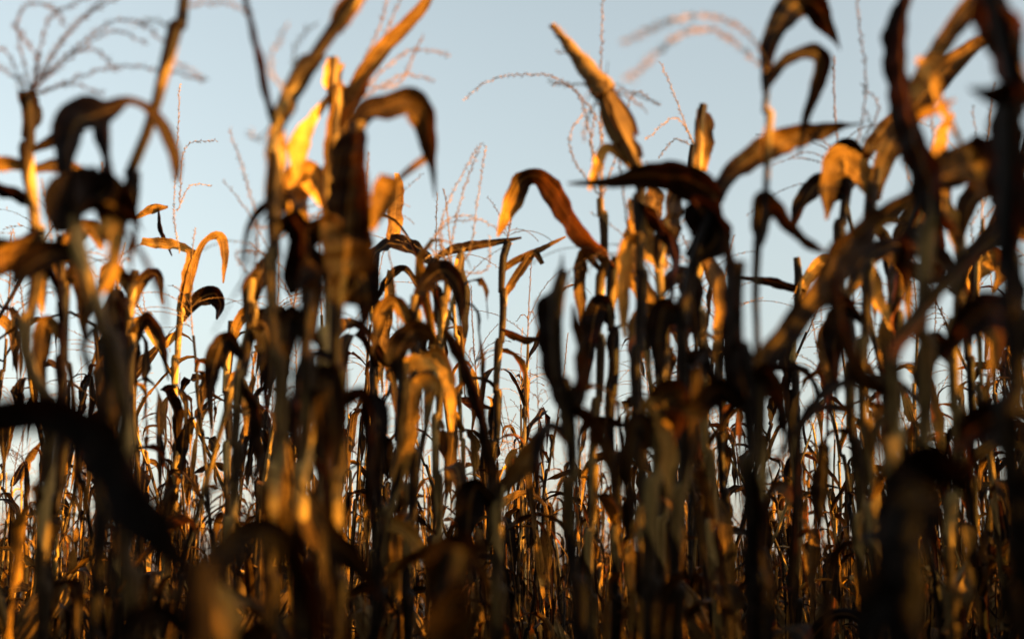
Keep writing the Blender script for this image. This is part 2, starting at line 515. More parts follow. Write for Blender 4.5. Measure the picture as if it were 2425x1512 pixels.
# ---- near plants, laid out one by one
class Plant:
    def __init__(s, label, d, stalk, w0=24, seed=0, nodes=0.17, auto=0.65, tone=None):
        """stalk: [(x,y)...] from the top down in photo pixels; continues to the ground by itself"""
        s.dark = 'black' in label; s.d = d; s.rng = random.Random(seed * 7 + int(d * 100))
        pts = [un(x, y, d) for x, y in stalk]
        low = pts[-1]
        drift = (pts[-1] - pts[0]) if len(pts) > 1 else np.zeros(3)
        k = np.clip(drift[0] / max(0.2, abs(drift[2])), -0.15, 0.15)
        if low[2] > 0.05:
            z = low[2]
            while z > 0.3:
                z2 = max(0.15, z - 0.35)
                low = low + np.array([k * (z - z2) * 0.5 + s.rng.uniform(-.022, .022), s.rng.uniform(-.02, .02), z2 - z]); z = z2; pts.append(low)
            pts.append(np.array([low[0], low[1], -0.02]))
        base = pts[-1].copy(); base[2] = 0
        s.base = base
        s.root = empty('corn_plant', base)
        tagp(s.root, label, group='corn plants standing close to the camera')
        P = np.array(pts[::-1]) - base
        P = catmull(P[:, [2, 0, 1]], 60)[:, [1, 2, 0]]
        L = np.linalg.norm(np.diff(P, axis=0), axis=1).sum()
        nd = [0.1 + nodes * i for i in range(int(L / nodes) + 1)]
        r1 = w0 * 0.5 / FPX * d
        r1 = min(r1, 0.0105)
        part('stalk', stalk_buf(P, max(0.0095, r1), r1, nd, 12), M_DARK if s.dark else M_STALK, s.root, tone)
        cum = np.concatenate([[0], np.cumsum(np.linalg.norm(np.diff(P, axis=0), axis=1))])
        az = s.rng.uniform(0, 6.28)
        for h in nd:
            az += math.pi + s.rng.uniform(-.4, .4)
            if d > 1.5 and 0.5 < h < L - 0.3 and s.rng.random() < 0.75:     # tattered sheath end hanging along the stalk
                at = np.array([np.interp(h, cum, P[:, i]) for i in range(3)])
                part('leaf', free_leaf(s.rng, at, s.rng.uniform(0, 6.28), R(-35), s.rng.uniform(.12, .3), s.rng.uniform(.02, .042), 'hang', 20, 4), M_LEAF, s.root, TONE.uniform(0, .5 if d < 2.8 else 1))
            if h < 0.55 or h > L - 0.45 or s.rng.random() > (auto if d > 2.8 else auto * 0.8): continue
            at = np.array([np.interp(h, cum, P[:, i]) for i in range(3)])
            mode = s.rng.choice(['hang', 'hang', 'arch'])
            a2 = az
            if math.sin(a2) < -0.3 and d < 2.6: a2 = -a2           # keep them from hanging over the lens
            part('leaf', free_leaf(s.rng, at, a2, s.rng.uniform(R(45), R(75)), s.rng.uniform(.3, .6), s.rng.uniform(.024, .046) if d < 2.8 else s.rng.uniform(.035, .062), mode, 30, 6), M_LEAF, s.root, TONE.uniform(0, .5 if d < 2.8 else 1))
    def leaf(s, pts, turn=(0, 0), dd=(0, 0), curl=0.4, lit=None, label=None, n=44, wave=0.10, dexp=1.0):
        """pts: [(x,y,width)] in photo pixels from the stalk to the tip; dd: depth offset start, end"""
        C = catmull(pts, n)
        if C[:, 1].mean() > 600 and s.d > 1.8: C[:, 2] *= 0.74
        t = np.linspace(0, 1, n)
        D = s.d + dd[0] + (dd[1] - dd[0]) * t ** dexp
        P = np.array([un(c[0], c[1], q) for c, q in zip(C, D)])
        W = np.clip(C[:, 2], 1.0, None) / FPX * D
        T = norm(np.gradient(P, axis=0))
        view = norm(P - np.array([0, 0, CAM_H]))
        S = norm(np.cross(T, view)); N2 = np.cross(T, S)
        if lit is None: lit = (s.rng.choice([-1, -1, 1]), s.rng.choice([-1, 1]))
        elif not isinstance(lit, tuple): lit = (lit, lit)
        sv = np.array(sdir)
        def best(k, want):
            bst = (-9, 0)
            for g in range(-62, 63, 4):
                nn = np.cross(T[k], S[k] * math.cos(R(g)) + N2[k] * math.sin(R(g)))
                if nn @ view[k] > 0: nn = -nn                 # the side that faces the camera
                sc_ = want * (nn @ sv) + 0.75 * abs(nn @ view[k])
                if sc_ > bst[0]: bst = (sc_, g)
            return bst[1]
        g0, g1 = best(n // 5, lit[0]), best(4 * n // 5, lit[1])
        a = np.array([R(g0 + (g1 - g0) * q + 0.25 * (turn[0] + (turn[1] - turn[0]) * q)) for q in t])[:, None]
        S = S * np.cos(a) + N2 * np.sin(a)
        b = Buf()
        am = R(0.5 * (abs(g0) + abs(g1)))
        curl = min(curl, 0.45)
        W = W * 1.05 / max(0.62, math.sin(curl * 1.5) / (curl * 1.5)) / max(0.66, math.cos(am))
        ribbon(b, P - s.base, W, S, s.rng, 8, curl=curl, wave=wave * 1.8, crimp=0.06)
        o = part('leaf', b, M_DARK if s.dark and lit != (1, 1) else M_LEAF, s.root, TONE.uniform(.6, 1.2) if min(lit) > 0 else TONE.uniform(.3, .85) if max(lit) > 0 else TONE.uniform(.05, .6))  # lit leaves toned lighter, turned-away ones darker: light painted into the colour
        if label: o['label'] = label
        return s
    def rod(s, pts, nbr=0, dd=0, spike=True):
        """bare tassel spike along a pixel path"""
        b = Buf()
        return s
    def tassel(s, x, y, x2, y2, nbr=8, dd=0, spread=1.0, droop=1.0):
        p = un(x, y, s.d); q = un(x2, y2, s.d + dd)
        v = q - p
        b = tassel_buf(p - s.base, v, np.linalg.norm(v), s.rng, nbr, 0, spread, droop)
        part('tassel', b, M_TASSEL, s.root)
        return s
    def arcs(s, paths, dd=0.0):
        """tassel whose branches follow pixel paths"""
        b = Buf()
        for pth in paths:
            C = catmull([(x, y) for x, y in pth], 30)
            off = s.rng.uniform(-.12, .12) + dd
            D = s.d + off * np.linspace(0, 1, 30)
            P = np.array([un(c[0], c[1], q) for c, q in zip(C, D)]) - s.base
            tube(b, P, np.linspace(0.0013, 0.0006, 30), 4)
            T = norm(np.gradient(P, axis=0)); Q = []
            seg = np.linalg.norm(np.diff(P, axis=0), axis=1); cum = np.concatenate([[0], np.cumsum(seg)])
            for x in np.arange(0, cum[-1], 0.0045):
                c = np.array([np.interp(x, cum, P[:, i]) for i in range(3)])
                t = norm(np.array([np.interp(x, cum, T[:, i]) for i in range(3)]))
                o = norm(np.cross(t, np.array([s.rng.uniform(-1, 1), s.rng.uniform(-1, 1), s.rng.uniform(-1, 1)])))
                sv = np.cross(t, o) * 0.0016
                ln = s.rng.uniform(0.009, 0.014); e = norm(t + o * s.rng.uniform(0.5, 1.3)); m = c + e * ln * .5
                nd = np.cross(e, sv)
                Q += [[c, m + sv, c + e * ln, m - sv], [c, m + nd, c + e * ln, m - nd]]
            b.quads(np.array(Q))
        part('tassel', b, M_TASSEL, s.root)
        return s
    def cob(s, x, y, x2, y2, w, dd=0):
        p = un(x, y, s.d + dd); q = un(x2, y2, s.d + dd); v = q - p; Lc = np.linalg.norm(v); d = v / Lc
        rad = w * .5 / FPX * s.d
        n = 46; m = 20; t = np.linspace(0, 1, n)
        th = np.linspace(0, 2 * math.pi, m + 1)
        rr = rad * np.clip(1.05 - t, 0.12, 1) ** 0.75
        bump = 1 + 0.16 * np.abs(np.sin(t[:, None] * 46)) * np.abs(np.sin(th[None] * 5)) + 0.10 * np.sin(t[:, None] * 21 + th[None] * 2)
        b = Buf(); tube(b, p - s.base + v * t[:, None], rr[:, None] * bump, m)
        A = norm(np.cross(d, np.array([0, 1., .1]))); B = np.cross(d, A); Q = []
        for k in range(150):                                      # chaffy scales standing off the cob
            tt = s.rng.uniform(0.0, 0.97); a = s.rng.uniform(0, 6.28); o = A * math.cos(a) + B * math.sin(a)
            r0 = np.interp(tt, t, rr); c = p - s.base + v * tt + o * r0 * 0.9
            e = norm(o * s.rng.uniform(.4, 1) + d); ln = s.rng.uniform(.008, .016); sv = np.cross(e, o); sv = norm(sv) * .003
            mm = c + e * ln * .5; Q.append([c, mm + sv, c + e * ln, mm - sv])
        b.quads(np.array(Q))
        part('cob', b, M_HUSK, s.root)
        return s
    def ear(s, x, y, x2, y2, w, dd=0):
        p = un(x, y, s.d + dd); q = un(x2, y2, s.d + dd); v = q - p
        h, c = ear_buf(p - s.base, v, np.linalg.norm(v), w * .5 / FPX * s.d, s.rng)
        o = part('ear', h, M_HUSK, s.root)
        part('silk', c, M_SILK, o)
        return s

#HEROES#
P = Plant('corn plant with a broken knobbly top at the left edge, blurred', 2.6,
          [(57, 222), (64, 290), (68, 370), (75, 430), (88, 520), (85, 600), (78, 680), (62, 780), (75, 880), (115, 960)], 34, 1)
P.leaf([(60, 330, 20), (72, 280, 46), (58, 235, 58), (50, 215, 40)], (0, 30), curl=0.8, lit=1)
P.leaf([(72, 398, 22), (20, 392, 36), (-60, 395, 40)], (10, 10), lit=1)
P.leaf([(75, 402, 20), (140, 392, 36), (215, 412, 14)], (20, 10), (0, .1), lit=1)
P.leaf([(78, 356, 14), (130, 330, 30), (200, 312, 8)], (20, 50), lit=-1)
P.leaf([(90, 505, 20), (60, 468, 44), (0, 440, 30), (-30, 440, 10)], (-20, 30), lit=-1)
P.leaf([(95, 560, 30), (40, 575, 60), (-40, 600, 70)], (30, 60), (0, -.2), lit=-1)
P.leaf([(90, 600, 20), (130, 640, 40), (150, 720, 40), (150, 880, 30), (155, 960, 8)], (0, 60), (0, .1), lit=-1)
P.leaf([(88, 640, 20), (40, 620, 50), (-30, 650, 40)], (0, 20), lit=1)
P.arcs([[(75, 220), (120, 130), (190, 50), (300, -20)], [(70, 225), (160, 130), (230, 120), (278, 172)], [(80, 222), (170, 200), (245, 222)],
        [(70, 215), (230, 90), (290, 78), (350, 105)], [(60, 215), (20, 170), (-10, 150)], [(75, 210), (110, 60), (150, 20), (215, -10)],
        [(70, 215), (40, 60), (70, 10), (130, 20), (150, 60)], [(80, 225), (260, 160), (380, 165), (480, 190)], [(60, 210), (10, 120), (-30, 130)],
        [(90, 190), (250, 60), (330, 55), (400, 110)], [(75, 215), (90, 150), (60, 90), (30, 60)], [(100, 180), (160, 80), (240, 0)]], -0.2)

P = Plant('corn plant with a broad grey folded leaf beside a leaning stalk', 2.0,
          [(172, 510), (188, 580), (222, 680), (250, 780), (280, 900), (300, 1100)], 34, 2)
P.leaf([(178, 560, 30), (165, 420, 44), (168, 320, 80), (205, 278, 118), (262, 262, 60), (300, 240, 26), (345, 255, 34), (385, 300, 30), (412, 370, 26), (418, 430, 10)],
       (0, 20), (0, .12), curl=0.12, wave=.04, lit=(-1, 1))
P.leaf([(300, 240, 20), (258, 300, 58), (262, 370, 46), (262, 440, 64), (225, 480, 56), (180, 500, 40)], (30, 20), (.12, 0), lit=-1)
P.leaf([(178, 550, 60), (195, 490, 124), (245, 480, 110), (305, 505, 44), (340, 545, 10)], (20, 50), (0, .1), lit=-1)
P.leaf([(300, 545, 20), (335, 590, 26), (365, 650, 30), (390, 715, 28), (392, 830, 10)], (10, 50), (0, -.1), lit=-1)
P.leaf([(225, 560, 20), (262, 530, 34), (270, 590, 38), (258, 650, 36), (238, 695, 12)], (0, 0), lit=1)
P.leaf([(200, 600, 30), (130, 600, 70), (60, 640, 60), (20, 700, 14)], (40, 60), lit=-1)
P.leaf([(240, 760, 30), (205, 820, 50), (230, 900, 50), (250, 1010, 12)], (0, 60), lit=-1)

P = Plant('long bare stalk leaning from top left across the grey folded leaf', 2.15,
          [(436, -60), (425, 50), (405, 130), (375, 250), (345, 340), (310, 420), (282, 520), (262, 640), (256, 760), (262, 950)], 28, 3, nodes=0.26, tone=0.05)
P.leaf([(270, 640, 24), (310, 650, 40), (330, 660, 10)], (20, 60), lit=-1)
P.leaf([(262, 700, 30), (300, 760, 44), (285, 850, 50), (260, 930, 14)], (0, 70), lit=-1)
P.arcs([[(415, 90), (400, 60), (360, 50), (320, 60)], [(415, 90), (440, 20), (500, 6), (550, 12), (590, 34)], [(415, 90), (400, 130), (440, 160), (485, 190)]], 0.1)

P = Plant('forked corn plant with two blurred prongs reaching the top of the picture', 2.2,
          [(870, -60), (790, 62), (735, 140), (690, 220), (658, 290), (645, 400), (640, 520), (650, 700), (660, 900), (655, 1100)], 38, 4)
P.leaf([(660, 290, 30), (638, 235, 22), (620, 150, 22), (600, 70, 20), (575, -40, 16)], (20, 40), (0, -.1), curl=.8, lit=-1)
P.leaf([(655, 300, 36), (648, 370, 58), (640, 440, 58), (630, 485, 14)], (-20, -20), label='bright orange sunlit blade', lit=1)
P.leaf([(655, 320, 30), (690, 260, 40), (730, 190, 40), (770, 130, 14)], (10, 30), lit=-1)
P.leaf([(790, 70, 40), (815, 30, 50), (850, -20, 50), (880, -80, 20)], (-10, -10), lit=1)
P.leaf([(640, 500, 20), (612, 540, 18), (590, 640, 16), (550, 710, 12), (505, 790, 6)], (40, 60), lit=-1)
P.leaf([(650, 540, 30), (700, 520, 60), (720, 600, 80), (700, 700, 30)], (30, 60), lit=-1)
P.arcs([[(650, 285), (690, 200), (700, 110), (740, 60)], [(660, 290), (690, 250), (640, 150), (680, 60)], [(655, 290), (605, 330), (590, 310)]])

P = Plant('thick broken stalk with a ragged pale top, left of the middle', 2.8,
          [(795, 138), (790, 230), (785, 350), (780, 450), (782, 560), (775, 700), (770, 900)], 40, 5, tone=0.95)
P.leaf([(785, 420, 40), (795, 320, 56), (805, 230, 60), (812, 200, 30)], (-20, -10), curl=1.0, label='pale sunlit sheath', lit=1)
P.leaf([(790, 260, 30), (785, 190, 54), (790, 145, 40)], (0, 30), curl=.9, lit=1)
P.leaf([(800, 300, 20), (845, 222, 42), (872, 170, 38), (912, 112, 34), (962, 60, 28), (1005, 10, 22), (1020, -30, 10)], (20, -20), lit=(-1, 1))
P.leaf([(790, 215, 10), (735, 288, 30), (702, 348, 50), (700, 430, 14)], (0, 40), (0, -.1), lit=1)
P.leaf([(780, 500, 30), (730, 420, 60), (700, 470, 56), (715, 560, 30)], (10, 60), lit=1)
P.arcs([[(830, 230), (880, 150), (930, 40), (960, -30)], [(835, 240), (860, 150), (900, 60), (920, -20)], [(850, 220), (960, 125), (1040, 125), (1060, 135)],
        [(860, 230), (950, 180), (1030, 190)], [(850, 200), (940, 200), (1000, 90)]], .2)

P = Plant('dark thick corn plant with a red tipped arching leaf', 2.3,
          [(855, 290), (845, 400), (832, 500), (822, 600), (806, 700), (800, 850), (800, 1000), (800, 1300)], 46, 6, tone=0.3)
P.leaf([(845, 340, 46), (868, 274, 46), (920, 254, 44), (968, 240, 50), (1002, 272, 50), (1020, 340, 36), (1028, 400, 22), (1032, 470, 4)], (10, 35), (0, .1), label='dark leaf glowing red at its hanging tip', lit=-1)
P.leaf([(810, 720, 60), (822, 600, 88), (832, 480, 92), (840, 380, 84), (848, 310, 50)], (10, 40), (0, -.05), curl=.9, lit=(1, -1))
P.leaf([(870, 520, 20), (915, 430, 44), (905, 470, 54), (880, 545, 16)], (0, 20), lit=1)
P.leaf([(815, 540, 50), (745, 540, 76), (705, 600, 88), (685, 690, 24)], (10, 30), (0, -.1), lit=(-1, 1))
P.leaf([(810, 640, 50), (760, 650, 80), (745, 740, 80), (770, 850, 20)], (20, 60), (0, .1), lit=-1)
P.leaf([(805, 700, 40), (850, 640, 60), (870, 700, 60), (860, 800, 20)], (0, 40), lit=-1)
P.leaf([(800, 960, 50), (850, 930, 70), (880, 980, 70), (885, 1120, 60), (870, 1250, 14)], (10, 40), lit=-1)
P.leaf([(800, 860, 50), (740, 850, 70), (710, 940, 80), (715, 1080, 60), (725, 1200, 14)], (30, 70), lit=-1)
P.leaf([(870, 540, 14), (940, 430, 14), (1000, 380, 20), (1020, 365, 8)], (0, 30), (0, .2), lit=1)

P = Plant('corn plant whose leaf bends like a hook above the low sky gap', 3.6,
          [(1455, 610), (1450, 720), (1452, 860), (1448, 1000)], 30, 7)
P.leaf([(1455, 640, 44), (1425, 595, 48), (1375, 555, 44), (1345, 510, 52), (1310, 450, 50), (1275, 417, 46), (1238, 424, 42), (1215, 465, 42), (1195, 510, 30), (1178, 560, 4)],
       (0, 15), (0, .05), curl=.35, label='leaf bent down like a hook, its end sunlit', lit=(-1, 1))
P.leaf([(1450, 640, 30), (1490, 600, 66), (1525, 530, 72), (1550, 475, 56), (1540, 440, 10)], (-20, 0), (0, .1), lit=1)
P.leaf([(1450, 700, 30), (1500, 660, 50), (1530, 720, 50), (1520, 850, 14)], (0, 40), lit=1)
P.leaf([(1450, 760, 30), (1420, 720, 50), (1400, 800, 50), (1395, 920, 14)], (10, 50), lit=-1)

P = Plant('corn plant ending in a bare upright cob tilted to the left', 3.0,
          [(1502, 385), (1516, 470), (1520, 600), (1512, 750), (1510, 950)], 30, 8)
P.ear(1512, 400, 1428, 205, 52)
P.cob(1436, 222, 1308, 58, 56)
P.arcs([[(1430, 210), (1380, 200), (1330, 200), (1300, 190)], [(1435, 215), (1480, 225), (1530, 260)], [(1440, 220), (1480, 215), (1560, 245)], [(1400, 180), (1350, 130), (1320, 125)], [(1440, 215), (1400, 260), (1380, 330)]])
EAR_AT = P
P.leaf([(1515, 480, 30), (1560, 520, 44), (1600, 600, 40), (1590, 740, 12)], (0, 40), lit=-1)
P.leaf([(1515, 560, 30), (1480, 580, 50), (1470, 680, 50), (1480, 800, 12)], (-20, 20), lit=1)
P.leaf([(1500, 400, 16), (1440, 350, 18), (1410, 400, 20), (1395, 450, 8)], (0, 40), lit=1)

P = Plant('dark corn plant with a broad pointed leaf held flat to the left', 2.5,
          [(1700, 470), (1662, 560), (1632, 640), (1620, 760), (1622, 950), (1610, 1200)], 36, 9)
P.leaf([(1712, 480, 40), (1650, 432, 86), (1575, 415, 82), (1500, 415, 50), (1430, 430, 24), (1345, 434, 4)], (10, 30), (0, .05), curl=.3, label='dark red-brown pointed leaf', lit=-1)
P.leaf([(1690, 480, 44), (1730, 420, 42), (1772, 382, 42), (1830, 345, 50), (1900, 315, 44), (1970, 298, 30), (2055, 290, 4)], (10, 50), (0, .1), label='long arching leaf pointing right', lit=-1)
P.leaf([(1690, 480, 60), (1722, 550, 64), (1745, 650, 44), (1748, 760, 26), (1738, 880, 8)], (20, 40), lit=-1)
P.leaf([(1640, 620, 40), (1700, 560, 76), (1665, 500, 90), (1640, 470, 40)], (30, 60), lit=-1)
P.leaf([(1625, 780, 40), (1580, 720, 56), (1560, 800, 56), (1570, 920, 14)], (10, 60), lit=-1)
P.leaf([(1622, 850, 40), (1670, 830, 56), (1700, 900, 50), (1720, 1020, 14)], (10, 60), lit=-1)

P = Plant('slender corn plant with two drooping leaves against pale sky', 2.3,
          [(1824, 165), (1818, 260), (1813, 350), (1808, 450), (1800, 560), (1795, 700), (1800, 900)], 15, 10, nodes=0.22)
P.leaf([(1822, 210, 22), (1828, 120, 36), (1848, 58, 42), (1885, 10, 52), (1930, 10, 50), (1960, 60, 36), (1990, 118, 6)], (10, 40), (0, .08), lit=-1)
P.leaf([(1815, 215, 22), (1850, 162, 28), (1890, 130, 26), (1932, 128, 38), (1946, 155, 36), (1930, 220, 24), (1908, 285, 14), (1892, 370, 5)], (20, -20), (0, .1), label='leaf with a red hanging end', lit=-1)
P.leaf([(1798, 580, 14), (1795, 520, 42), (1806, 474, 56), (1838, 476, 42), (1875, 530, 46), (1922, 575, 38), (1975, 604, 10)], (-25, 40), (0, .05), lit=(1, -1))
P.leaf([(1812, 390, 20), (1812, 345, 48), (1826, 305, 24)], (-20, -20), lit=1)
P.arcs([[(1820, 170), (1700, 76), (1600, 90), (1490, 190)], [(1824, 160), (1770, 80), (1690, 40), (1600, 46), (1480, 100)]], -.5)

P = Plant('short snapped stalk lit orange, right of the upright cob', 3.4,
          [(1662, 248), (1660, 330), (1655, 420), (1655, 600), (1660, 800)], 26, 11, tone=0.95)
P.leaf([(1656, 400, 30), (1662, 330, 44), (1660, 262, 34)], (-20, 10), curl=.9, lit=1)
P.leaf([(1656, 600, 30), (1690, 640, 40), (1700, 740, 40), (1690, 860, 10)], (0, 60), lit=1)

P = Plant('dark corn plant with a thick upright leaf leaving the top right', 2.0,
          [(2212, 470), (2200, 600), (2190, 760), (2185, 950), (2170, 1200)], 34, 12)
P.leaf([(2215, 540, 44), (2200, 430, 72), (2165, 330, 70), (2140, 200, 76), (2135, 100, 60), (2150, 0, 46), (2175, -60, 20)], (10, 40), curl=.5, lit=-1)
P.leaf([(2110, 310, 16), (2190, 172, 34), (2250, 80, 36), (2292, 20, 42), (2350, -50, 20)], (-10, 20), (.05, .1), lit=(-1, 1))
P.leaf([(2150, 290, 10), (2205, 262, 28), (2262, 236, 6)], (0, 0), (.1, .1), lit=1)
P.leaf([(2170, 140, 20), (2205, 190, 36), (2228, 260, 26), (2280, 345, 8)], (-10, 30), (.05, .1), lit=1)
P.leaf([(2200, 450, 30), (2262, 408, 84), (2340, 390, 100), (2430, 396, 70)], (20, 30), (0, .1), lit=-1)
P.leaf([(2215, 480, 40), (2250, 520, 50), (2270, 560, 12)], (20, 50), lit=-1)
P.leaf([(2190, 560, 40), (2160, 560, 56), (2150, 640, 56), (2140, 720, 12)], (10, 60), (0, .15), lit=-1)

P = Plant('very dark blurred corn plant along the right edge', 1.55,
          [(2340, -70), (2378, 90), (2396, 200), (2402, 330), (2396, 450), (2388, 600), (2395, 800), (2400, 1100)], 46, 13)
P.leaf([(2330, -60, 60), (2372, 60, 110), (2415, 160, 110), (2480, 260, 20)], (20, 50), curl=.6, lit=-1)
P.leaf([(2400, 640, 60), (2395, 420, 84), (2390, 300, 84), (2385, 220, 70), (2340, 215, 36), (2295, 208, 6)], (10, 40), lit=-1)
P.leaf([(2400, 500, 50), (2440, 470, 70), (2500, 560, 60)], (20, 60), lit=-1)
P.leaf([(2395, 760, 50), (2340, 730, 80), (2280, 780, 60), (2240, 860, 14)], (30, 60), (0, .2), lit=-1)
P.leaf([(2400, 1050, 60), (2360, 990, 80), (2300, 1020, 50), (2260, 1060, 12)], (20, 60), (0, .2), lit=-1)

P = Plant('dark corn plant with a long leaf sweeping up to the right', 2.1,
          [(1752, 620), (1750, 760), (1760, 900), (1772, 1050), (1785, 1300)], 46, 14)
P.leaf([(1775, 900, 30), (1850, 795, 56), (1930, 690, 66), (1990, 600, 88), (2040, 545, 82), (2110, 490, 58), (2200, 440, 50), (2290, 420, 46), (2395, 392, 10)],
       (-15, 25), (0, .25), curl=.35, label='long curved leaf sweeping right, orange along its middle', lit=(1, -1))
P.leaf([(1765, 940, 60), (1745, 860, 72), (1735, 760, 70), (1728, 660, 40), (1720, 540, 8)], (10, 50), curl=.8, lit=-1)
P.leaf([(1765, 900, 40), (1820, 880, 70), (1860, 960, 70), (1870, 1080, 14)], (20, 60), lit=-1)
P.leaf([(1760, 960, 50), (1700, 920, 70), (1650, 960, 70), (1600, 960, 12)], (20, 60), lit=-1)
P.leaf([(1775, 1080, 60), (1790, 1160, 80), (1800, 1300, 60), (1800, 1420, 14)], (20, 60), lit=-1)

P = Plant('blurred corn plant with a dark leaf slanting up from the lower right', 1.9,
          [(2105, 860), (2112, 1000), (2118, 1150), (2125, 1350)], 36, 15)
P.leaf([(2105, 900, 46), (2150, 790, 60), (2220, 700, 62), (2290, 620, 50), (2355, 535, 8)], (20, 50), (0, .15), lit=-1)
P.leaf([(2110, 930, 40), (2050, 900, 60), (2000, 800, 50), (1985, 700, 40), (1980, 640, 10)], (20, 50), lit=-1)
P.leaf([(2112, 960, 40), (2080, 1040, 60), (2070, 1150, 14)], (0, 60), lit=-1)

P = Plant('dark red-brown spindle shaped corn plant standing right of centre', 2.4,
          [(1328, 640), (1322, 760), (1330, 900), (1348, 1050), (1358, 1300)], 48, 16)
P.leaf([(1350, 1000, 56), (1328, 860, 88), (1312, 750, 92), (1325, 680, 40), (1332, 600, 4)], (5, 25), curl=.7, lit=-1)
P.leaf([(1340, 1000, 60), (1385, 920, 60), (1375, 800, 50), (1360, 720, 10)], (20, 50), lit=-1)
P.leaf([(1345, 960, 50), (1400, 980, 80), (1440, 1060, 80), (1460, 1160, 14)], (20, 60), lit=-1)
P.leaf([(1345, 1040, 50), (1300, 1020, 70), (1280, 1120, 60), (1290, 1260, 14)], (20, 50), lit=-1)

P = Plant('dark corn plant with a dull orange leaf folded down its front', 2.4,
          [(1560, 950), (1550, 1100), (1542, 1300), (1535, 1450)], 50, 17)
P.leaf([(1535, 980, 40), (1550, 960, 62), (1568, 1060, 64), (1585, 1180, 10)], (-25, -15), (0, -.08), lit=1)
P.leaf([(1555, 1000, 60), (1590, 940, 76), (1600, 1000, 60), (1590, 1060, 14)], (20, 50), lit=-1)
P.leaf([(1550, 1060, 60), (1510, 1000, 60), (1490, 1120, 70), (1500, 1300, 14)], (20, 60), lit=-1)

P = Plant('corn plant with two bright folded leaves pointing right below centre', 3.0,
          [(962, 858), (956, 950), (946, 1060), (926, 1180), (908, 1280)], 38, 18)
P.leaf([(950, 890, 30), (975, 858, 44), (1010, 862, 36), (1045, 880, 4)], (-20, -10), lit=1)
P.leaf([(948, 950, 36), (1005, 900, 46), (1032, 920, 36), (1005, 955, 14)], (-10, 10), lit=1)
P.leaf([(950, 900, 30), (945, 830, 50), (985, 782, 50), (1030, 800, 30), (1045, 830, 10)], (20, 50), lit=-1)
P.leaf([(930, 1160, 34), (958, 1060, 50), (970, 960, 56), (965, 900, 30)], (-20, -10), (0, -.05), label='orange sunlit sheath', lit=1)
P.leaf([(915, 1240, 40), (960, 1260, 44), (1000, 1310, 40), (1030, 1360, 10)], (0, 30), lit=1)

P = Plant('corn plant with one dark leaf arching left and then up, below centre', 2.9,
          [(1180, 1150), (1182, 1260), (1178, 1400)], 30, 19)
P.leaf([(1182, 1240, 34), (1165, 1090, 42), (1142, 965, 48), (1112, 875, 48), (1078, 805, 42), (1052, 775, 20)], (20, 40), curl=.6, lit=-1)
P.leaf([(1180, 1200, 30), (1130, 1150, 60), (1110, 1220, 60), (1115, 1330, 12)], (0, 50), lit=-1)
P.leaf([(1180, 1180, 30), (1225, 1120, 50), (1260, 1060, 40), (1275, 1010, 10)], (-10, 30))

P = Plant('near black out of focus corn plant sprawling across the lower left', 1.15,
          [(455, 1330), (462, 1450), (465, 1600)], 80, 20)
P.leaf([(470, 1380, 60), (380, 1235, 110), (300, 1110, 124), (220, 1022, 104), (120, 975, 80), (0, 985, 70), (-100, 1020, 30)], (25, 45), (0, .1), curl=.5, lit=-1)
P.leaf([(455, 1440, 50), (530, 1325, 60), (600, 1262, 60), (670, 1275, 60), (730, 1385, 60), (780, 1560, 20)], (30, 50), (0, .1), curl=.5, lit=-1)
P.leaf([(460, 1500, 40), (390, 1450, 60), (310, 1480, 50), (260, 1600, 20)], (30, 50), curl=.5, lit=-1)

P = Plant('blurred corn plant with a dull orange blade at the bottom left', 1.6,
          [(575, 1540), (580, 1620)], 50, 21)
P.leaf([(572, 1600, 40), (540, 1480, 66), (500, 1400, 56), (478, 1340, 6)], (-30, -20), lit=1)
P.leaf([(575, 1580, 40), (620, 1500, 60), (640, 1560, 30)], (20, 50), lit=-1)

P = Plant('blurred corn plant with a grey beak shaped leaf low in the middle', 1.7,
          [(1085, 1300), (1058, 1400), (1030, 1540), (1020, 1640)], 62, 22)
P.leaf([(1058, 1420, 56), (1072, 1330, 84), (1098, 1292, 66), (1170, 1296, 6)], (20, 40), curl=.6, lit=-1)
P.leaf([(1020, 1600, 60), (1045, 1490, 84), (1070, 1420, 70), (1085, 1380, 20)], (-30, -20), (0, -.06), lit=1)

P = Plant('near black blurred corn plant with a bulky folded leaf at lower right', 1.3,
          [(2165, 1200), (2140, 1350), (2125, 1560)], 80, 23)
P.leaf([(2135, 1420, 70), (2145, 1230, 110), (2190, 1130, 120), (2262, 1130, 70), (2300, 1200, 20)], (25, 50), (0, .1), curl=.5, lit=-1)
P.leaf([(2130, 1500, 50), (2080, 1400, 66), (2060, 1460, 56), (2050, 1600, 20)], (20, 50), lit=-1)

P = Plant('sharp corn plant with a yellow lit leaf bent over beside the dark thick one', 4.8,
          [(890, 600), (892, 700), (888, 850), (885, 1000)], 24, 24)
P.leaf([(888, 660, 24), (886, 606, 44), (925, 576, 50), (966, 590, 52), (1002, 614, 44), (1034, 634, 4)], (30, -40), (0, -.05), curl=.3, lit=(-1, 1))
P.leaf([(925, 640, 20), (918, 700, 36), (905, 800, 36), (900, 900, 10)], (-10, 20), lit=1)
P.leaf([(890, 720, 20), (925, 660, 26), (960, 640, 20), (990, 680, 10)], (0, 20))
P.leaf([(930, 570, 30), (936, 500, 34), (940, 440, 26), (938, 410, 12)], (-20, -10), label='bright upright stub of leaf', lit=1)

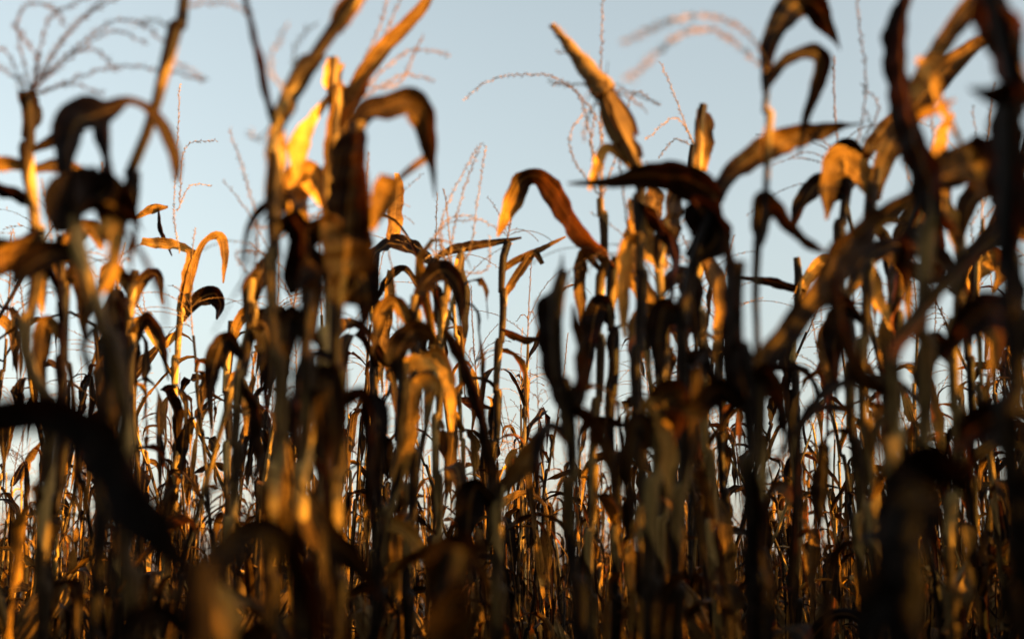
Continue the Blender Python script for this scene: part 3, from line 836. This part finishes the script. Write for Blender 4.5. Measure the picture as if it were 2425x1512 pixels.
P = Plant('sharp corn plant with a slender dark leaf reaching left from its top', 4.6,
          [(1200, 572), (1192, 640), (1188, 760), (1178, 900), (1172, 1050)], 24, 25)
P.leaf([(1235, 562, 6), (1170, 574, 18), (1110, 585, 28), (1045, 602, 24), (1010, 640, 14), (985, 690, 6)], (30, 50), lit=-1)
P.leaf([(1090, 585, 14), (1086, 630, 28), (1100, 700, 30), (1100, 800, 12)], (0, 40), (.05, .05), lit=1)
P.leaf([(1192, 700, 20), (1225, 650, 26), (1262, 600, 24), (1285, 625, 14)], (0, 40))
P.leaf([(1185, 780, 22), (1240, 800, 30), (1290, 800, 6)], (0, 30))
P.leaf([(1185, 640, 16), (1225, 615, 16), (1300, 580, 12), (1340, 560, 4)], (40, 40))
P.tassel(1200, 575, 1225, 440, 6)

P = Plant('sharp corn plant with a thin leaf looped over against the left sky gap', 4.9,
          [(432, 700), (420, 800), (416, 950), (420, 1100)], 20, 26)
P.leaf([(430, 760, 24), (450, 660, 24), (470, 595, 18), (492, 565, 16), (520, 560, 28), (530, 605, 26), (528, 670, 6)], (0, -30), lit=(1, 1))
P.leaf([(468, 600, 12), (400, 580, 26), (335, 572, 16)], (-10, 0), (.05, .1), lit=1)
P.leaf([(320, 516, 8), (360, 495, 22), (398, 490, 6)], (0, 0), (.1, .1), lit=1)
P.leaf([(376, 492, 8), (386, 550, 14), (408, 605, 6)], (0, 20), (.1, .1), lit=-1)
P.leaf([(432, 760, 20), (470, 710, 34), (508, 695, 44), (522, 720, 36), (515, 756, 14)], (20, 60), lit=-1)
P.leaf([(428, 720, 24), (440, 660, 40), (452, 610, 30), (440, 590, 8)], (-20, -10), lit=1)
P.leaf([(425, 780, 24), (380, 820, 20), (340, 760, 30), (300, 770, 8)], (20, 60))
P.arcs([[(425, 600), (412, 500), (420, 350), (425, 200)], [(420, 500), (450, 440), (500, 440)], [(425, 480), (440, 350), (510, 332)]])

P = Plant('sharp corn plant with a dark level leaf pointing left under the sky gap', 4.2,
          [(1890, 610), (1885, 720), (1880, 850), (1882, 1000)], 26, 27)
P.leaf([(1905, 690, 16), (1845, 670, 30), (1795, 660, 20), (1725, 652, 4)], (30, 30), lit=-1)
P.leaf([(1888, 700, 26), (1925, 640, 30), (1960, 620, 30), (1990, 680, 10)], (10, 40))
P.leaf([(1885, 760, 26), (1860, 800, 40), (1865, 920, 10)], (10, 40))

P = Plant('corn plant with a pale lit stalk and ragged leaves right of the thin leaves', 3.2,
          [(2012, 390), (1998, 480), (1990, 560), (1995, 680), (2015, 830), (2020, 1000)], 32, 28)
P.leaf([(1998, 460, 26), (1945, 432, 36), (1905, 480, 32), (1880, 550, 8)], (30, 50), lit=-1)
P.leaf([(2005, 440, 26), (2045, 365, 42), (2088, 312, 40), (2135, 255, 20)], (-10, 20), lit=1)
P.leaf([(2000, 470, 40), (1985, 400, 46), (2010, 362, 50), (2060, 370, 12)], (20, 50), lit=-1)
P.leaf([(1992, 580, 30), (2060, 545, 40), (2100, 520, 30), (2150, 530, 8)], (10, 30))
P.leaf([(2000, 700, 30), (2050, 640, 40), (2075, 700, 40), (2110, 780, 8)], (0, 40))
P.leaf([(2010, 780, 30), (1970, 740, 50), (1955, 820, 50), (1960, 920, 12)], (0, 40))
P.arcs([[(2012, 390), (2040, 300), (2050, 180), (2035, 60), (2028, -30)], [(2015, 380), (2080, 260), (2040, 200)], [(2012, 390), (2070, 330), (2050, 260)]])

P = Plant('corn plant hung with narrow dark leaves under the right sky', 3.4,
          [(2180, 480), (2150, 560), (2130, 700), (2110, 850), (2105, 1000)], 28, 29)
P.leaf([(2165, 540, 30), (2180, 480, 40), (2150, 560, 50), (2120, 640, 44), (2110, 740, 12)], (10, 50), lit=-1)
P.leaf([(2130, 700, 24), (2100, 760, 40), (2105, 880, 40), (2130, 960, 10)], (-20, 20))
P.leaf([(2140, 620, 24), (2200, 640, 40), (2215, 560, 30), (2200, 520, 10)], (-10, 20))
P.arcs([[(2180, 480), (2200, 400), (2210, 300), (2190, 200)], [(2180, 480), (2150, 420), (2140, 360)]], 0)

P = Plant('corn plant with a curled yellow leaf near the right edge', 4.0,
          [(2310, 600), (2300, 700), (2295, 850), (2300, 1000)], 26, 30)
P.leaf([(2300, 700, 24), (2310, 650, 50), (2345, 610, 56), (2370, 640, 40), (2350, 690, 12)], (-10, 30), lit=1)
P.leaf([(2300, 730, 24), (2280, 680, 30), (2300, 620, 30), (2330, 600, 10)], (-10, -10), lit=1)
P.leaf([(2300, 790, 24), (2350, 740, 40), (2390, 800, 40), (2400, 900, 12)], (0, 50))
P.arcs([[(2310, 600), (2330, 520), (2380, 470), (2440, 450)], [(2310, 600), (2300, 540), (2320, 500)], [(2310, 600), (2370, 540), (2430, 560)]])

P = Plant('dark blurred stalk rising below the forked plant', 2.2,
          [(735, 690), (726, 900), (720, 1100), (715, 1400)], 50, 31)
P.leaf([(730, 800, 50), (690, 740, 60), (670, 830, 60), (690, 960, 14)], (10, 50))
P.leaf([(725, 960, 50), (770, 900, 70), (790, 1000, 70), (780, 1130, 14)], (20, 60))
P.leaf([(720, 1180, 50), (750, 1240, 80), (850, 1330, 60), (900, 1420, 14)], (30, 50))

P = Plant('corn plant with overlapping brown leaves left of the forked plant', 3.3,
          [(600, 660), (590, 780), (570, 900), (560, 1050)], 30, 32)
P.leaf([(590, 780, 30), (600, 690, 50), (625, 630, 46), (640, 610, 12)], (-10, 20))
P.leaf([(585, 850, 30), (540, 800, 44), (510, 860, 44), (490, 980, 12)], (10, 40))
P.leaf([(585, 820, 30), (620, 760, 60), (640, 840, 60), (630, 960, 14)], (0, 40))
P.leaf([(570, 900, 30), (610, 960, 50), (620, 1060, 50), (600, 1150, 12)], (-20, 10))
P.arcs([[(600, 660), (610, 560), (590, 450), (545, 310)], [(600, 660), (650, 590), (640, 540), (590, 540)], [(600, 660), (560, 610), (580, 595), (660, 605)]])

P = Plant('corn plant with beaded tassel spikes rising into the middle sky', 4.0,
          [(1060, 640), (1050, 760), (1040, 900), (1035, 1050)], 24, 33)
P.leaf([(1050, 760, 24), (1030, 680, 30), (1040, 740, 30), (1050, 840, 8)], (0, 40))
P.leaf([(1045, 820, 24), (1000, 780, 40), (985, 860, 40), (990, 960, 10)], (0, 50))
P.arcs([[(1060, 640), (1075, 540), (1105, 430), (1140, 340)], [(1060, 640), (1045, 540), (1070, 460), (1130, 350)], [(1060, 640), (1110, 600), (1130, 480), (1150, 345)],
        [(1060, 640), (1040, 540), (1100, 510), (1180, 540)], [(1060, 640), (1020, 580), (1060, 530), (1120, 520)], [(1060, 640), (1150, 640), (1160, 560)]])

P = Plant('corn plant with a tall thin tassel spike behind the upright cob', 3.7,
          [(1425, 470), (1428, 600), (1420, 760), (1415, 950)], 18, 34)
P.leaf([(1428, 640, 20), (1380, 600, 36), (1370, 680, 36), (1380, 780, 10)], (0, 50))
P.arcs([[(1425, 470), (1420, 300), (1330, 190), (1220, 178), (1150, 196), (1100, 235)], [(1425, 470), (1422, 300), (1425, 120), (1428, -40)], [(1425, 470), (1360, 380), (1350, 320), (1385, 260)], [(1425, 470), (1400, 350), (1410, 270)],
        [(1425, 460), (1380, 250), (1340, 200), (1310, 200)], [(1425, 470), (1470, 330), (1500, 220), (1560, 250)]])

P = Plant('corn plant with a beaded spike leaning left beside the snapped stalk', 4.4,
          [(1645, 345), (1640, 440), (1700, 700), (1705, 900)], 16, 35)
P.leaf([(1690, 680, 20), (1670, 620, 30), (1650, 660, 30), (1640, 760, 10)], (0, 40))
P.arcs([[(1645, 345), (1625, 300), (1595, 220), (1565, 150)], [(1645, 350), (1600, 330), (1560, 370)], [(1650, 350), (1600, 280), (1530, 330)]])
P = Plant('corn plant whose leaves cross diagonally beneath the upper right corner', 2.7,
          [(2275, 560), (2268, 680), (2262, 820), (2265, 1000)], 26, 36)
P.leaf([(2268, 700, 34), (2320, 600, 50), (2390, 545, 56), (2480, 560, 30)], lit=(-1, 1))
P.leaf([(2262, 660, 34), (2200, 600, 56), (2120, 580, 60), (2050, 620, 46), (2010, 700, 8)], lit=(1, -1))
P.leaf([(2275, 580, 30), (2300, 480, 44), (2350, 440, 50), (2400, 490, 44), (2410, 590, 8)], lit=-1)
P.leaf([(2272, 600, 30), (2240, 500, 44), (2215, 400, 48), (2225, 320, 30), (2260, 270, 6)], lit=1)
P.leaf([(2264, 800, 34), (2320, 740, 50), (2350, 800, 54), (2345, 920, 10)], lit=1)
P.leaf([(2262, 860, 34), (2215, 800, 50), (2190, 880, 54), (2195, 1000, 10)], lit=-1)
P = Plant('corn plant with a leaf climbing right toward the top corner', 2.9,
          [(2075, 400), (2062, 520), (2050, 660), (2045, 840), (2050, 1000)], 24, 37)
P.leaf([(2070, 460, 30), (2100, 360, 44), (2160, 260, 50), (2240, 170, 44), (2330, 100, 30), (2420, 60, 8)], lit=(1, -1))
P.leaf([(2068, 480, 30), (2030, 400, 44), (1990, 380, 46), (1960, 440, 36), (1955, 520, 8)], lit=1)
P.leaf([(2055, 620, 30), (2100, 600, 44), (2140, 660, 46), (2150, 780, 8)], lit=1)
P.leaf([(2050, 760, 30), (2000, 720, 44), (1975, 800, 46), (1985, 920, 8)], lit=-1)
P = Plant('corn plant of tangled brown leaves under the dark pointed leaf', 3.3,
          [(1570, 520), (1565, 640), (1572, 800), (1570, 1000)], 24, 38)
P.leaf([(1570, 600, 30), (1590, 500, 50), (1600, 450, 40), (1585, 410, 10)], lit=1)
P.leaf([(1568, 640, 30), (1530, 580, 50), (1500, 520, 46), (1490, 470, 10)], lit=1)
P.leaf([(1570, 700, 30), (1610, 650, 50), (1640, 700, 50), (1650, 820, 10)], lit=-1)
P.leaf([(1570, 780, 30), (1530, 740, 50), (1505, 800, 50), (1500, 930, 10)], lit=(1, -1))
P = Plant('corn plant of crossed leaves between the red tipped leaf and low gap', 3.4,
          [(985, 700), (980, 800), (975, 950), (978, 1100)], 24, 39)
P.leaf([(982, 760, 26), (1000, 680, 40), (1050, 640, 44), (1090, 690, 36), (1095, 790, 8)], lit=-1)
P.leaf([(980, 800, 26), (940, 720, 44), (905, 740, 44), (880, 840, 10)], lit=1)
P.leaf([(978, 880, 26), (1030, 840, 44), (1060, 900, 46), (1070, 1020, 10)], lit=1)
P = Plant('corn plant with a tangle of bent leaves below the leaning stalk', 3.7,
          [(318, 640), (312, 740), (305, 860), (300, 1000)], 22, 40, tone=.7)
P.leaf([(312, 720, 26), (340, 660, 36), (372, 650, 30), (385, 720, 10)], lit=1)
P.leaf([(310, 760, 26), (280, 700, 40), (262, 760, 40), (272, 860, 10)], lit=-1)
P.leaf([(308, 820, 26), (345, 750, 40), (385, 800, 36), (400, 900, 8)], lit=(1, -1))
P.leaf([(304, 880, 26), (270, 840, 40), (240, 900, 44), (235, 1010, 8)], lit=1)
P.leaf([(312, 700, 20), (290, 650, 30), (255, 640, 26), (235, 690, 8)], lit=-1)
P = Plant('corn plant with crumpled leaves just right of the knobbly left edge stalk', 3.1,
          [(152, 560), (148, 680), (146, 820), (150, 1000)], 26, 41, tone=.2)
P.leaf([(150, 660, 30), (118, 590, 46), (95, 640, 46), (100, 740, 10)], lit=1)
P.leaf([(148, 700, 30), (185, 640, 46), (205, 700, 46), (200, 800, 10)], lit=-1)
P.leaf([(146, 800, 30), (110, 760, 46), (95, 850, 50), (105, 980, 10)], lit=(-1, 1))
P.leaf([(148, 620, 30), (180, 560, 46), (215, 540, 40), (240, 590, 10)], lit=1)
P = Plant('corn plant hung with twisted strips inside the left sky gap', 4.6,
          [(545, 760), (540, 850), (536, 960), (540, 1080)], 18, 42, tone=.8)
P.leaf([(542, 820, 20), (565, 760, 30), (590, 740, 26), (600, 800, 8)], lit=1)
P.leaf([(540, 880, 20), (515, 830, 30), (495, 850, 30), (490, 930, 8)], lit=(-1, 1))
P.leaf([(538, 930, 20), (560, 890, 34), (580, 940, 34), (582, 1030, 8)], lit=1)
#ENDHEROES#

# ---------------------------------------------------------------- the field behind
def variant(seed, lod=0):
    """list of (name, Buf, material) for one generic plant standing at the origin, plus facts"""
    rng = random.Random(seed)
    H = rng.uniform(1.95, 2.25)          # top of the stalk
    lean = rng.uniform(0, 0.12) + (rng.uniform(.08, .22) if rng.random() < 0.3 else 0); la = rng.uniform(0, 6.28)
    n = 16 if not lod else 6
    z = np.linspace(-0.02, H, n); q = (z / H)
    bx = lean * math.cos(la); by = lean * math.sin(la)
    P = np.stack([bx * H * q ** 2 + 0.012 * np.sin(z * 6 + seed), by * H * q ** 2 + 0.012 * np.cos(z * 5 + seed), z], 1)
    at = lambda h: np.array([np.interp(h, z, P[:, i]) for i in range(3)])
    nodes = []
    h = 0.12
    while h < H - 0.05: nodes.append(h); h += rng.uniform(0.14, 0.19)
    parts = []
    if lod:
        b = Buf(); tube(b, P, np.linspace(0.0095, 0.005, n), 4); parts.append(('stalk', b, M_STALK))
    else:
        parts.append(('stalk', stalk_buf(P, 0.0095, 0.005, nodes, 8), M_STALK))
    az = rng.uniform(0, 6.28)
    for i, h in enumerate(nodes):
        az += math.pi + rng.uniform(-.35, .35)
        if h < 0.45: continue
        if rng.random() < 0.12: continue
        f = h / H
        L = rng.uniform(0.35, 0.72) * (0.75 if f > 0.9 else 1)
        W = rng.uniform(0.026, 0.056)
        mode = rng.choice(['hang', 'hang', 'hang', 'arch', 'arch'] if f < 0.75 else ['arch', 'arch', 'hang', 'up'])
        el = rng.uniform(R(40), R(75))
        nn = 18 if not lod else 9
        bf = free_leaf(rng, at(h), az, el, L, W, mode, nn, 4 if not lod else 2)
        parts.append(('leaf', bf, M_LEAF))
        for _ in range(rng.choice([0, 1, 2, 3]) if f < 0.97 else 0):
            bf = free_leaf(rng, at(h), az + rng.uniform(1, 5), R(30), rng.uniform(.2, .4), rng.uniform(.025, .05), 'hang', nn, 4 if not lod else 2)
            parts.append(('leaf', bf, M_LEAF))
    eh = nodes[len(nodes) // 2] if rng.random() < 0.8 else None
    if eh:
        a = az + 1.2
        d = np.array([math.cos(a) * .5, math.sin(a) * .5, rng.choice([0.9, 0.9, -0.8])])
        if lod:
            hb = Buf(); dn = norm(d); q = np.linspace(0, 1, 5)[:, None]
            tube(hb, at(eh) + dn * .2 * q, np.array([.012, .024, .026, .02, .004]), 6); parts.append(('ear', hb, M_HUSK))
        else:
            hb, cb = ear_buf(at(eh), d, rng.uniform(.17, .22), .024, rng, 10)
            parts.append(('ear', hb, M_HUSK)); parts.append(('silk', cb, M_SILK))
    has_t = rng.random() < 0.85
    if has_t:
        parts.append(('tassel', tassel_buf(P[-1], P[-1] - P[-3], rng.uniform(.28, .40), rng, rng.randint(5, 10), lod), M_TASSEL))
    return parts, H, has_t, bool(eh)

NV = 14
VAR = []
for k in range(NV):
    ps, H, ht, he = variant(100 + k)
    VAR.append(([(n, make_mesh(n, *b.arrays(), m)) for n, b, m in ps], H, ht, he))

SKY = [(0, 560), (120, 560), (250, 560), (330, 570), (450, 600), (500, 700), (560, 690), (640, 570), (720, 560), (850, 560), (1000, 620),
       (1100, 640), (1200, 590), (1350, 590), (1480, 480), (1600, 590), (1700, 690), (1800, 760), (1900, 690), (2000, 600), (2100, 480),
       (2250, 450), (2425, 470)]
def skyline(x):
    return np.interp(x, [a for a, _ in SKY], [b for _, b in SKY])

rng = random.Random(5)
spots = []
DENS = 8.0
ROW = 0.76
ANG = R(7)
def infield(x, y):
    half = 0.36 * max(y, 0) + 1.6
    right = half + (8.0 if y < 12 else 6.5)
    if y > 28 or y < -6: return False
    if x < -half - (0.6 if y > 1 else 2.5) or x > right: return False
    if y < 0.9 and abs(x) < 0.65 and y > -0.8: return False     # where the photographer stands
    return True
i = 0
for ri in range(-60, 70):
    yy = -8.0
    while yy < 40:
        yy += rng.uniform(0.75, 1.25) / (DENS * ROW)
        lx = ri * ROW + rng.gauss(0, 0.05)
        x = lx * math.cos(ANG) + yy * math.sin(ANG); y = -lx * math.sin(ANG) + yy * math.cos(ANG)
        if not infield(x, y): continue
        px = 1212.5 + FPX * x / y if y > 0.3 else 9999
        inview = y > 0.5 and -250 < px < 2675
        if not inview and y < 5 and x > 0.36 * max(y, 0) + 2.4 and rng.random() > 0.7: continue
        if 0.2 < y < 3.2 and abs(x) < 0.36 * y + 0.7: continue
        if inview and y < 3.6: continue                         # the near plants are placed one by one
        if inview and rng.random() > (0.56 if y < 7 else 0.58 if y < 12 else 0.36): continue
        spots.append((x, y, px, inview))
spots.sort(key=lambda s: (not s[3], s[1]))
NIND = 258
LANDS = [(0, 'left picture edge'), (300, 'leaning diagonal stalk'), (520, 'left sky gap'), (680, 'forked stalk'),
         (850, 'thick dark stalk'), (1120, 'middle sky gap'), (1330, 'hooked leaf'), (1560, 'dark pointed leaf'), (1800, 'thin drooping plant'),
         (2050, 'long sweeping leaf'), (2300, 'right picture edge')]
inds = []
stuffs = []
for k, (x, y, px, iv) in enumerate(spots):
    v = rng.randrange(NV); rz = rng.uniform(0, 6.28); sc = rng.uniform(0.95, 1.13) if iv else rng.uniform(1.08, 1.3)  # unseen plants outside the view: extra height added to block light
    if iv:
        want = skyline(px)
        zmax = un(px, want, y)[2]
        if y < 9:
            smax = zmax / (VAR[v][1] * 1.0)
            if smax < 0.82: continue
            sc = min(sc, smax)
    if iv and len(inds) < NIND: inds.append((x, y, px, v, rz, sc))
    else: stuffs.append((x, y, v, rz, sc))

def feat(v, y):
    _, H, ht, he = VAR[v]
    return ('tasselled' if ht else 'bare topped') + ' corn' + (' with ear' if he and y < 8 else '')
labs = {}
for it in inds:
    x, y, px, v, rz, sc = it
    tier = 'sharp middle rows' if y < 7 else 'rows farther back' if y < 10.5 else 'small distant rows'
    land = min(LANDS, key=lambda q: abs(q[0] - px))[1]
    key = '%s in %s by %s' % (feat(v, y), tier, land)
    labs.setdefault(key, []).append(it)
ORD = ['leftmost', 'second from left', 'third from left', 'fourth from left', 'fifth from left', 'sixth from left', 'seventh from left', 'eighth from left', 'ninth from left', 'tenth from left', 'eleventh from left', 'twelfth from left', 'thirteenth from left', 'fourteenth from left', 'fifteenth from left', 'sixteenth from left', 'seventeenth from left', 'eighteenth from left']
for key, its in labs.items():
    its.sort(key=lambda q: q[2])
    for j, (x, y, px, v, rz, sc) in enumerate(its):
        root = empty('corn_plant', (x, y, 0))
        root.rotation_euler = (0, 0, rz); root.scale = (sc, sc, sc)
        lab = key
        if len(its) > 1:
            lab += ', ' + ('rightmost' if j == len(its) - 1 else ORD[min(j, 17)])
        tagp(root, lab, group='dry corn plants filling the field')
        last = None
        for nme, me in VAR[v][0]:
            o = bpy.data.objects.new(nme, me); COL.objects.link(o)
            q = TONE.uniform(0, 1); o.color = (q, q, q, 1)
            o.parent = last if nme == 'silk' else root
            if nme == 'ear': last = o

# everything farther or outside the frame: one sheet of standing corn
LODV = []
mats = [M_STALK, M_LEAF, M_TASSEL, M_HUSK, M_SILK]
for k in range(NV):
    ps, H, ht, he = variant(100 + k, 1)
    V = []; F = []; U = []; MI = []; n0 = 0
    for nme, b, m in ps:
        v_, f_, u_ = b.arrays(); V.append(v_); F.append(f_ + n0); U.append(u_); MI.append(np.full(len(f_), mats.index(m))); n0 += len(v_)
    LODV.append((np.concatenate(V), np.concatenate(F), np.concatenate(U), np.concatenate(MI)))
V = []; F = []; U = []; MI = []; n0 = 0
for x, y, v, rz, sc in stuffs:
    v_, f_, u_, m_ = LODV[v]
    c, s_ = math.cos(rz) * sc, math.sin(rz) * sc
    V.append(np.stack([v_[:, 0] * c - v_[:, 1] * s_ + x, v_[:, 0] * s_ + v_[:, 1] * c + y, v_[:, 2] * sc], 1))
    F.append(f_ + n0); U.append(u_ + np.array([0, rng.random() * 50])); MI.append(m_); n0 += len(v_)
me = make_mesh('corn_field', np.concatenate(V), np.concatenate(F), np.concatenate(U), mats, np.concatenate(MI))
o = bpy.data.objects.new('corn_field', me); COL.objects.link(o)
o.color = (.27, .27, .27, 1)
o['kind'] = 'stuff'; o['label'] = 'mass of dry standing corn stretching to the far end of the field'; o['category'] = 'corn field'
print('individuals', len(inds), 'in stuff', len(stuffs), 'faces', len(me.polygons))
